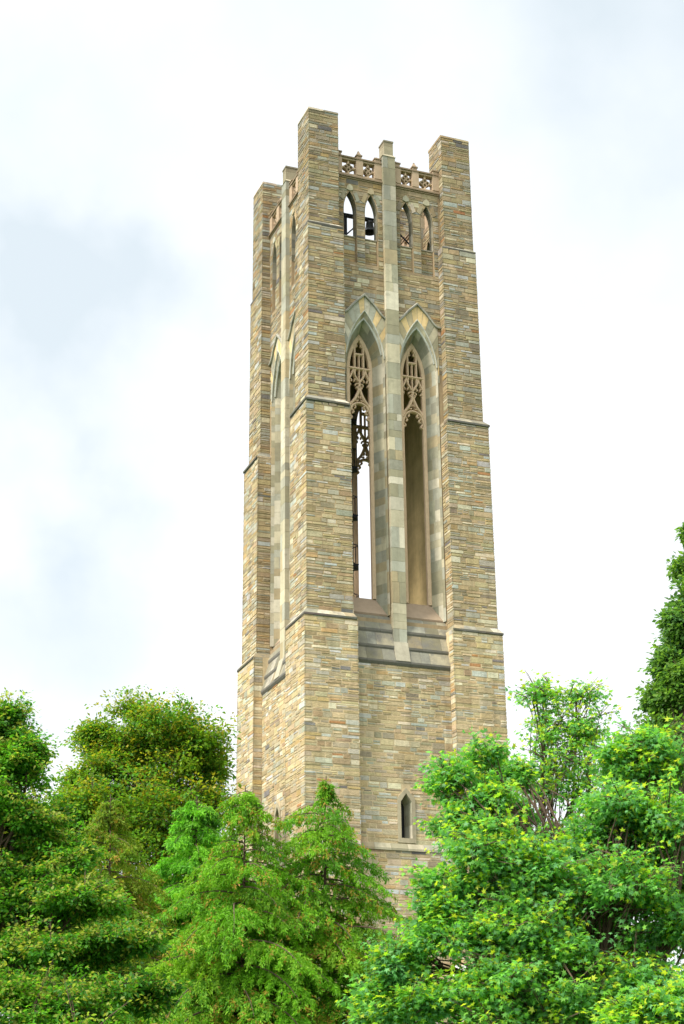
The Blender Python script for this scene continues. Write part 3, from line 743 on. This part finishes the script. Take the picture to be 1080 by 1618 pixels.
# ---- spiral staircase inside the shaft
sx, sy, SR = -.60, 1.05, .74
stair = empty('spiral_staircase', (sx, sy, Z0 + .36)); tag(stair, 'black iron spiral staircase rising inside the tower behind the left tall window', 'staircase')
mb = MB(); mb.tube([(sx, sy, Z0 + .36), (sx, sy, Z0 + 13.4)], .06, n=10); mb.build('newel_post', M_IRON, stair)
TP, PITCHZ = 12, 2.16
proto = None; ntr = int(12.6 / PITCHZ * TP)
for i in range(ntr):
    a = i * 2 * math.pi / TP + 2.2; z = .4 + i * PITCHZ / TP
    if proto is None:
        mb = MB(); ha = math.pi / TP * 1.15
        q = [(.05, -.04), (SR * math.cos(ha), -SR * math.sin(ha)), (SR * math.cos(ha), SR * math.sin(ha)), (.05, .04)]
        mb.hexa([(x, y, 0) for x, y in q] + [(x, y, .045) for x, y in q]); mb.tube([(SR - .05, 0, .045), (SR - .05, 0, .95)], .011)
        proto = mb.build('tread', M_IRON, stair); o = proto
    else:
        o = proto.copy(); COL.objects.link(o); o.parent = stair
    o.location = (0, 0, z - .36); o.rotation_euler = (0, 0, a)
mb = MB(); mb.tube([(sx + (SR - .05) * math.cos(a), sy + (SR - .05) * math.sin(a), Z0 + .4 + .95 + i * PITCHZ / TP / 3) for i in range(ntr * 3) for a in [i / 3 * 2 * math.pi / TP + 2.2]], .022); mb.build('handrail', M_IRON, stair)

# ------------------------------------------------------------------ ground and the low hall at the tower's foot
mb = MB(); R_ = 900; mb.face([(-R_, -R_, 0), (R_, -R_, 0), (R_, R_, 0), (-R_, R_, 0)])
g = mb.build('lawn', M_GRASS); tag(g, kind='structure')
hall = empty('stone_hall', (4, -10, 0)); tag(hall, 'low pale stone hall with stepped buttresses behind leaves at the tower foot', 'building')
mb = MB(); hx0, hx1, hy0, hy1, hz = -.75, 9.0, -9.2, -4.3, 5.6
mb.box((hx0, hy0, 0), (hx1, hy1, hz), (.62, .54, .40), 0)
masonry(mb, (hx0, hy0, 0), Vector((1, 0, 0)), Vector((0, -1, 0)), hx1 - hx0, courses(0, hz, 900), 901, None, lambda z: 1.5, (.02, .02), 1.2)
masonry(mb, (hx0, hy1, 0), Vector((0, -1, 0)), Vector((-1, 0, 0)), hy1 - hy0, courses(0, hz, 900), 902, None, lambda z: 1.5, (.02, .02), 1.2)
mb.build('wall', [M_MORTAR, M_STONE], hall)
mb = MB(); mb.hexa([(hx0 - .2, hy0 - .2, hz), (hx1 + .2, hy0 - .2, hz), (hx1 + .2, hy1, hz), (hx0 - .2, hy1, hz), (hx0 - .1, hy1 - 1.6, hz + .6), (hx1, hy1 - 1.6, hz + .6), (hx1, hy1 - .1, hz + .6), (hx0 - .1, hy1 - .1, hz + .6)]); mb.build('roof', M_SLATE, hall)
for x in (-.95, 4.2):
    mb = MB(); rng = random.Random(int(x * 7))
    for i, (zb, zt, pj) in enumerate(((0, 4.2, 1.1), (4.2, 6.2, .75), (6.2, 7.2, .45))):
        y0 = hy0 - pj
        zz = zb
        while zz < zt - .05:
            h_ = min(.42, zt - zz); mb.box((x, y0 + rng.uniform(-.004, .004), zz), (x + .7, hy0 + .02 + i * .003, zz + h_ - .008), tuple(c * 1.25 for c in ash(rng))); zz += h_
        mb.hexa([(x - .02, y0 - .04, zt), (x + .72, y0 - .04, zt), (x + .72, hy0, zt), (x - .02, hy0, zt), (x - .02, hy0 - .45 * (i < 2) - .02, zt + .5), (x + .72, hy0 - .45 * (i < 2) - .02, zt + .5), (x + .72, hy0, zt + .5), (x - .02, hy0, zt + .5)], (.55, .55, .52))
    mb.build('buttress', M_ASHLAR, hall)

# ------------------------------------------------------------------ trees
def leaf_object(name, pos, dirs, nrm, size, tpl, faces, tint, m, parent):
    pos = np.asarray(pos, np.float32); n = len(pos)
    d = dirs / (np.linalg.norm(dirs, axis=1, keepdims=True) + 1e-9)
    w = np.cross(nrm, d); w /= (np.linalg.norm(w, axis=1, keepdims=True) + 1e-9)
    u = np.cross(d, w)
    tpl = np.asarray(tpl, np.float32); faces = np.asarray(faces, np.int32); V = len(tpl); K = faces.shape[1]
    sz = np.asarray(size, np.float32).reshape(-1, 1, 1) if np.ndim(size) else np.float32(size)
    v = pos[:, None, :] + sz * (tpl[None, :, 0:1] * w[:, None, :] + tpl[None, :, 1:2] * d[:, None, :] + tpl[None, :, 2:3] * u[:, None, :])
    f = (faces[None] + (np.arange(n, dtype=np.int32) * V)[:, None, None]).reshape(-1, K)
    me = bpy.data.meshes.new(name); me.vertices.add(n * V); me.vertices.foreach_set('co', v.astype(np.float32).ravel())
    me.loops.add(f.size); me.loops.foreach_set('vertex_index', f.ravel().astype(np.int32))
    me.polygons.add(len(f)); me.polygons.foreach_set('loop_start', np.arange(0, f.size, K, dtype=np.int32))
    me.update(calc_edges=True)
    a = me.attributes.new('tint', 'FLOAT_COLOR', 'FACE'); c = np.ones((len(f), 4), np.float32)
    c[:, :3] = np.repeat(np.asarray(tint, np.float32), len(faces), axis=0); a.data.foreach_set('color', c.ravel())
    me.materials.append(m)
    return link(name, me, parent)
T_OVAL = ([(0, 0, 0), (.30, .45, .07), (0, 1, 0), (-.30, .45, .07)], [(0, 1, 2), (0, 2, 3)])
def lobed():
    ang = [-90, -52, -22, 4, 34, 60, 90, 120, 146, 176, 202, 232]; rad = [.12, .30, .62, .34, .88, .42, 1.0, .42, .88, .34, .62, .30]
    p = [(0, .30, .0)] + [(r * .72 * math.cos(math.radians(a)), .30 + r * .72 * math.sin(math.radians(a)), -.10 * r * r) for a, r in zip(ang, rad)]
    return p, [(0, i, i % 12 + 1) for i in range(1, 13)]
T_LOBE = lobed()
T_BLADE = ([(0, 0, 0), (.16, .4, .02), (0, 1, -.05), (-.16, .4, .02)], [(0, 1, 2, 3)])
def rdir(R, n): 
    v = R.normal(size=(n, 3)); return v / np.linalg.norm(v, axis=1, keepdims=True)
def limb(mb, a, b, r0, r1, R, sag=.12, n=5, sides=5):
    a = np.array(a, float); b = np.array(b, float); L_ = np.linalg.norm(b - a); pts = []
    o = R.normal(size=3) * L_ * .06
    for i in range(n + 1):
        t = i / n; p = a + (b - a) * t + o * math.sin(math.pi * t); p[2] += L_ * sag * math.sin(math.pi * t) * .5
        pts.append(tuple(p))
    mb.tube(pts, [r0 + (r1 - r0) * i / n for i in range(n + 1)], n=sides, cap=False); return pts

def broad_tree(name, label, base, blobs, seed, leaf, size, nleaf, pal, tip_pal=None, tip_p=.0, ncl=26, crad=.22, flat=.45, subn=14, mpx=.01, group='leafy trees around the tower', trunk_r=.16, limb_k=.28, shoot=1.0, spread=.5, ttop=.66):
    """blobs: (centre, rx, ry, rz, density). Foliage masses carried by limbs; each mass is a set of leafy sprays at twig ends"""
    R = np.random.default_rng(seed)
    root = empty(name, (base[0], base[1], 0)); tag(root, label, 'tree', group)
    wood = MB(); base = np.array([base[0], base[1], 0.0])
    cen = np.array([b[0] for b in blobs]); top = base.copy(); top[2] = cen[:, 2].max() * ttop
    mean = cen.mean(0); top[:2] = base[:2] * .5 + mean[:2] * .5
    tp = limb(wood, base, top, trunk_r, trunk_r * .35, R, 0, 8, 8)
    P_, D_, N_, S_, C_ = [], [], [], [], []
    pal = np.array(pal); 
    for (c, rx, ry, rz, den) in blobs:
        c = np.array(c); r = np.array([rx, ry, rz])
        st = np.array(tp[max(1, min(int(R.integers(4, 9)) if ttop < .9 else 7, int(8 * max(.15, (c[2] - rz * 1.2)) / top[2])))])
        lp = limb(wood, st, c, trunk_r * limb_k, .018, R, .1, 6, 6)
        ns = max(5, int(subn * (.6 + .4 * den)))
        sub = rdir(R, ns) * R.uniform(.2, .82, (ns, 1)); sub[:, 2] = np.abs(sub[:, 2]) * np.where(R.random(ns) < .35, -.8, 1)
        for s in sub:
            sc = c + s * r + R.normal(size=3) * r * .12; sr = r.mean() * R.uniform(.30, .50)
            lq = limb(wood, lp[int(R.integers(2, 6))], sc, min(.02, trunk_r * .15), .006, R, .08, 4, 4)
            shoots = []
            for _s in range(2):
                sdv = rdir(R, 1)[0] + s * .8; sdv[2] = sdv[2] * .6 + .35; sdv /= np.linalg.norm(sdv)
                for u_ in (.8, 1.15, 1.45): shoots.append((sdv * sr * u_ * shoot + R.normal(size=3) * .03, u_))
                wood.tube([tuple(sc), tuple(sc + sdv * sr * .8 * shoot), tuple(sc + sdv * sr * 1.45 * shoot)], [.007, .005, .003], n=3, cap=False)
            nc = int(ncl * den * R.uniform(.7, 1.3)); shade = R.uniform(.85, 1.15); hue = pal[R.choice(len(pal), 2)]
            for ci in range(nc + len(shoots)):
                q = R.normal(size=3) * sr * spread; q[2] *= .62
                thin = 1.0
                if ci >= nc: q, thin = shoots[ci - nc]; thin = .75 - .3 * (thin > 1.2)
                p = sc + q
                if R.random() < .4: wood.tube([tuple(sc + q * .1), tuple(sc + q * .6 + np.array([0, 0, .03])), tuple(p)], [.008, .006, .004], n=3, cap=False)
                n = max(2, int(nleaf * R.uniform(.6, 1.4) * thin))
                off = rdir(R, n) * (R.random((n, 1)) ** .5) * crad * R.uniform(.7, 1.3); off[:, 2] *= flat
                out = off / (np.linalg.norm(off, axis=1, keepdims=True) + 1e-6)
                d = out * .8 + R.normal(size=(n, 3)) * .45 + (q / (sr + 1e-6)) * .35; d[:, 2] -= .35
                nn = R.normal(size=(n, 3)) * .45; nn[:, 2] += 1
                P_.append(p + off); D_.append(d); N_.append(nn); S_.append(size * R.uniform(.65, 1.25, n))
                base_c = hue[R.integers(0, 2, n)] * shade * R.uniform(.75, 1.25, (n, 1)); 
                mixc = pal[R.integers(0, len(pal), n)]; base_c = np.where(R.random((n, 1)) < .35, mixc, base_c)
                if tip_pal is not None and R.random() < tip_p * (1.7 if q[2] > 0 else .6):   # fresh growth at the end of a twig
                    base_c = np.where((R.random((n, 1)) < .75), np.array(tip_pal)[R.integers(0, len(tip_pal), n)] * R.uniform(.8, 1.2, (n, 1)), base_c)
                C_.append(base_c)
    wood.build('trunk', M_BARK, root)
    leaf_object('crown', np.concatenate(P_), np.concatenate(D_), np.concatenate(N_), np.concatenate(S_), leaf[0], leaf[1], np.clip(np.concatenate(C_), 0, 1), M_LEAF, root)
    return root

def conifer(name, label, base, height, half_at, z_low, seed, pal, tip_pal, blade=.095, group='conifers at the tower foot', dens=1.0, droop=.5, n_tier=None, lead=.5):
    """half_at(f): branch length at fraction f below the tip. Tiers of arching boughs hung with soft drooping sprays"""
    R = np.random.default_rng(seed)
    root = empty(name, (base[0], base[1], 0)); tag(root, label, 'tree', group); wood = MB()
    lean = R.normal(size=2) * .15
    zt = height; tr = [(base[0] + lean[0] * math.sin(t * 2.5) , base[1] + lean[1] * math.sin(t * 2.5), zt * t) for t in np.linspace(0, 1, 12)]
    wood.tube(tr, [.012 + .20 * (1 - t) ** 1.5 for t in np.linspace(0, 1, 12)], n=7, cap=False)
    P_, D_, N_, S_, C_ = [], [], [], [], []; pal = np.array(pal); tip_pal = np.array(tip_pal)
    z = zt - .12; ang = R.uniform(0, 6.28)
    def trunk_at(z_): t = z_ / zt; return np.array([base[0] + lean[0] * math.sin(t * 2.5), base[1] + lean[1] * math.sin(t * 2.5), z_])
    while z > z_low:
        f = (zt - z) / zt; L_ = half_at(zt - z) * R.uniform(.62, 1.18)
        ang += 2.4 + R.normal() * .35
        dirh = np.array([math.cos(ang), math.sin(ang), 0]); side = np.array([-dirh[1], dirh[0], 0])
        p0 = trunk_at(z); rise = R.uniform(.05, .35); nb = max(4, int(L_ / .16)); pts = []
        for i in range(nb + 1):
            t = i / nb; pts.append(p0 + dirh * L_ * t + side * L_ * .06 * math.sin(3 * t + ang) + np.array([0, 0, L_ * (rise * t - droop * t * t)]))
        wood.tube([tuple(p) for p in pts], list(np.linspace(max(.008, .012 + L_ * .010), .004, nb + 1)), n=4, cap=False)
        brown = R.random() < .35
        hue = pal[R.choice(len(pal), 2)] * R.uniform(.85, 1.15)
        for i in range(1, nb + 1):
            t = i / nb; sl_ = L_ * (.42 * (1 - t) + .13) * R.uniform(.7, 1.25)
            for sg in (-1, 1):
                a = R.uniform(.5, 1.15); sd_ = dirh * math.cos(a) + side * sg * math.sin(a)
                ns = max(3, int(sl_ / .075))
                for j in range(ns):
                    u = (j + R.random()) / ns
                    q = pts[i] + sd_ * sl_ * u + np.array([0, 0, -sl_ * .55 * u * u - .02])
                    k_ = max(3, int(R.integers(6, 11) * dens))
                    sdr = sd_ * R.uniform(.2, .6) + R.normal(size=3) * .18; sdr[2] -= .75; sdr /= np.linalg.norm(sdr)   # a hanging finger of leaflets
                    ls = R.uniform(.10, .27)
                    off = sdr * (R.random((k_, 1)) * ls) + R.normal(size=(k_, 3)) * .022
                    d = np.tile(sdr, (k_, 1)) + R.normal(size=(k_, 3)) * .55
                    nn = R.normal(size=(k_, 3)) * .6; nn[:, 2] += .4; nn += dirh * .6
                    P_.append(q + off); D_.append(d); N_.append(nn); S_.append(blade * R.uniform(.6, 1.3, k_))
                    cc = hue[R.integers(0, 2, k_)] * R.uniform(.75, 1.25, (k_, 1))
                    if R.random() < (.30 if brown else .07) : cc = np.where(R.random((k_, 1)) < .6, tip_pal[R.integers(0, len(tip_pal), k_)], cc)
                    C_.append(cc)
        z -= R.uniform(.045, .11) * (lead if zt - z < .75 else 1) * (1 + .25 * f) * (n_tier or 1)
    wood.build('trunk', M_BARK, root)
    leaf_object('crown', np.concatenate(P_), np.concatenate(D_), np.concatenate(N_), np.concatenate(S_), T_BLADE[0], T_BLADE[1], np.clip(np.concatenate(C_), 0, 1), M_NEEDLE, root)
    return root

def B(u, v, ru, rv, dist, depth=None, den=1.0):
    """a foliage mass of radius (ru, rv) photo pixels at horizontal range dist"""
    c = at(u, v, dist); px = (c - CAM_P).length / FPX
    return (tuple(c), ru * px * 1.12, (depth or ru) * px * 1.12, rv * px * 1.12, den)
def foot(u, dist):
    p = at(u, 1500, dist); return (p.x, p.y)

DG = [(0.064, 0.205, 0.014), (0.097, 0.276, 0.019), (0.047, 0.157, 0.022), (0.129, 0.320, 0.022), (0.077, 0.249, 0.036)]
# left foreground broadleaf
broad_tree('broadleaf_tree', 'dark green broadleaf tree with layered drooping boughs filling the left edge', foot(-40, 27), [
    B(-5, 1148, 52, 52, 27.5), B(32, 1195, 38, 52, 27), B(20, 1280, 72, 70, 27), B(-70, 1300, 90, 120, 28), B(60, 1340, 62, 55, 27), B(20, 1400, 90, 60, 27), B(-40, 1450, 110, 80, 27, den=.7),
    B(120, 1435, 70, 34, 26.5, den=.9), B(60, 1510, 100, 28, 26, den=.8), B(175, 1505, 58, 34, 26, den=.9), B(-30, 1580, 110, 34, 25.5, den=.8), B(120, 1590, 110, 30, 25.5, den=.8), B(225, 1575, 55, 26, 26), B(100, 1370, 55, 40, 27, den=.8), B(30, 1650, 160, 50, 25), B(10, 1550, 150, 55, 30), B(40, 1450, 110, 55, 30), B(0, 1345, 60, 45, 27.5), B(10, 1340, 70, 50, 29)],
    11, T_OVAL, .075, 20, DG, [(.30, .33, .05), (.26, .34, .06)], .30, ncl=34, crad=.17, flat=.35, subn=16, trunk_r=.2, spread=.43)
# round crown beyond, beside the tower
broad_tree('broadleaf_tree', 'olive green round crowned tree beside the left flank of the tower', foot(240, 59), [
    B(240, 1152, 72, 46, 59), B(185, 1195, 55, 52, 59), B(300, 1180, 56, 55, 59), B(338, 1225, 36, 50, 59.5, den=.55), B(245, 1225, 80, 50, 59), B(145, 1245, 55, 52, 58.5), B(235, 1270, 100, 50, 58), B(320, 1280, 50, 50, 58.5, den=.6),
    B(145, 1165, 34, 20, 59, den=.45), B(175, 1320, 95, 50, 58), B(275, 1340, 85, 50, 58), B(120, 1300, 60, 50, 57), B(180, 1400, 110, 60, 57), B(290, 1410, 85, 60, 57), B(110, 1460, 80, 60, 57), B(240, 1490, 130, 60, 57), B(340, 1370, 30, 50, 58)],
    12, T_OVAL, .14, 17, [(.150, .285, .022), (.115, .26, .024), (.19, .295, .022), (.085, .23, .03)], [(.34, .30, .025), (.28, .30, .025)], .24, ncl=28, crad=.36, flat=.5, subn=17, trunk_r=.3, limb_k=.2)
# conifers before the tower
GC = [(0.121, 0.307, 0.013), (0.154, 0.347, 0.015), (0.091, 0.248, 0.017), (0.177, 0.339, 0.020)]
TC = [(0.352, 0.225, 0.035), (0.331, 0.254, 0.035), (0.414, 0.254, 0.060)]
c1 = foot(385, 40); c2 = foot(522, 41.5); c3 = foot(303, 47); c4 = foot(157, 43)
conifer('conifer_tree', 'tallest drooping feathery conifer with brown tipped sprays before the tower left corner', c1, at(385, 1240, 40).z, lambda h: min(.32 + .60 * h, 3.0) , 2.5, 21, GC, TC, dens=1.6)
conifer('conifer_tree', 'slender feathery conifer with a thin bare leader before the front tower face', c2, at(520, 1228, 41.5).z, lambda h: .09 + .16 * h if h < .62 else min(1.0 + .34 * (h - .62), 2.2), 2.5, 22, GC, TC, n_tier=1.05, dens=1.6, lead=1.0)
conifer('conifer_tree', 'bright fresh green conifer standing behind the brown tipped one', c3, at(303, 1258, 47).z, lambda h: min(.3 + .62 * h, 2.8), 3.5, 23, [(.115, .34, .018), (.145, .37, .018), (.085, .27, .022)], [(.17, .42, .03)], blade=.12, dens=1.6)
conifer('conifer_tree', 'olive tinted narrow conifer between the dark left tree and bright conifer', c4, at(157, 1254, 43).z, lambda h: min(.2 + .52 * h, 2.8), 3.0, 24, [(.15, .25, .014), (.125, .24, .014), (.19, .25, .02)], TC, dens=1.6)
# right hand trees
MP = [(0.123, 0.342, 0.072), (0.164, 0.408, 0.081), (0.103, 0.277, 0.097), (0.203, 0.448, 0.072), (0.144, 0.357, 0.136)]
TP_ = [(0.356, 0.561, 0.035), (0.297, 0.524, 0.035), (0.495, 0.561, 0.042), (0.376, 0.486, 0.056)]
broad_tree('lobed_leaf_tree', 'airy young tree with sky showing through its thin top right of the tower', foot(875, 27), [
    B(845, 1100, 32, 28, 27, den=.6), B(910, 1108, 40, 30, 27, den=.55), B(858, 1155, 50, 34, 27, den=.8), B(925, 1160, 36, 32, 27, den=.7), B(880, 1205, 60, 32, 27, den=.7), B(850, 1260, 46, 38, 27, den=.5), B(860, 1315, 55, 30, 27, den=.7), B(920, 1240, 40, 40, 27, den=.6)],
    31, T_LOBE, .075, 7, MP, TP_, .34, ncl=15, crad=.15, flat=.5, subn=13, trunk_r=.06, limb_k=.3, shoot=1.25, spread=.62)
broad_tree('lobed_leaf_tree', 'large spreading tree with lime green shoot tips covering the lower right', foot(900, 23.5), [
    B(712, 1240, 30, 34, 23.5, den=.28), B(765, 1205, 36, 26, 23.8, den=.28), B(815, 1230, 26, 26, 25, den=.3), B(812, 1290, 30, 30, 25, den=.4), B(765, 1265, 40, 40, 23.5, den=.6), B(728, 1295, 40, 40, 23.5, den=.6), B(765, 1350, 75, 52, 23), B(720, 1410, 52, 42, 23, den=.9), B(700, 1470, 65, 45, 22.8), B(640, 1530, 46, 44, 22.8, den=.9), B(610, 1590, 40, 38, 22.8, den=.9),
    B(790, 1460, 80, 60, 22.8), B(860, 1390, 80, 60, 23), B(985, 1205, 42, 40, 24), B(1040, 1210, 70, 55, 24), B(975, 1290, 55, 48, 23.4), B(1060, 1310, 75, 62, 23.4), B(870, 1480, 85, 42, 22.8, den=.9), B(990, 1400, 90, 45, 23, den=.8), B(1080, 1460, 75, 45, 23, den=.7),
    B(780, 1550, 80, 48, 22.5, den=.9), B(890, 1590, 90, 34, 22.8, den=.8), B(1020, 1560, 95, 52, 23), B(680, 1590, 50, 30, 22.5, den=.7), B(1150, 1350, 90, 120, 24, den=.6), B(850, 1460, 60, 60, 24.2), B(960, 1500, 130, 90, 25), B(1030, 1330, 100, 80, 25), B(820, 1400, 80, 70, 24.5), B(935, 1355, 50, 40, 24), B(830, 1640, 160, 40, 22.5), B(930, 1545, 120, 60, 25.8), B(790, 1590, 90, 40, 24.8), B(930, 1440, 70, 50, 25.5), B(1060, 1380, 85, 45, 24.3), B(1085, 1420, 60, 40, 24.3)],
    32, T_LOBE, .082, 10, MP, TP_, .21, ncl=30, crad=.16, flat=.5, subn=16, trunk_r=.2, limb_k=.2, shoot=1.25, spread=.5)
broad_tree('lobed_leaf_tree', 'near leafy bough with lime tips in the lower right corner', foot(1050, 15), [
    B(1035, 1595, 50, 26, 15), B(1000, 1625, 50, 26, 15), B(1090, 1600, 55, 34, 15)], 33, T_LOBE, .065, 9, MP, TP_, .35, ncl=26, crad=.11, flat=.5, subn=13, trunk_r=.05)
# tall cone at the right edge
tr_d = 34
broad_tree('conical_tree', 'tall cone shaped dark tree rising at the right edge of view', foot(1200, tr_d), [
    B(1099, 850, 10, 22, tr_d, den=.6), B(1099, 905, 22, 32, tr_d, den=.8), B(1095, 960, 34, 36, tr_d, den=.9), B(1083, 1010, 38, 36, tr_d, den=.8), B(1111, 990, 46, 46, tr_d), B(1061, 1055, 34, 32, tr_d, den=.7), B(1101, 1070, 56, 46, tr_d), B(1047, 1105, 32, 32, tr_d, den=.7), B(1087, 1125, 52, 40, tr_d, den=.9), B(1051, 1150, 40, 30, tr_d, den=.7), B(1111, 1200, 100, 70, tr_d), B(1111, 1300, 120, 90, tr_d, den=.6)],
    41, T_OVAL, .12, 15, [(.10, .21, .05), (.14, .27, .05), (.08, .18, .06), (.17, .30, .05)], None, 0, ncl=22, crad=.22, flat=.6, subn=14, trunk_r=.2, limb_k=.12, ttop=.97, shoot=.8)
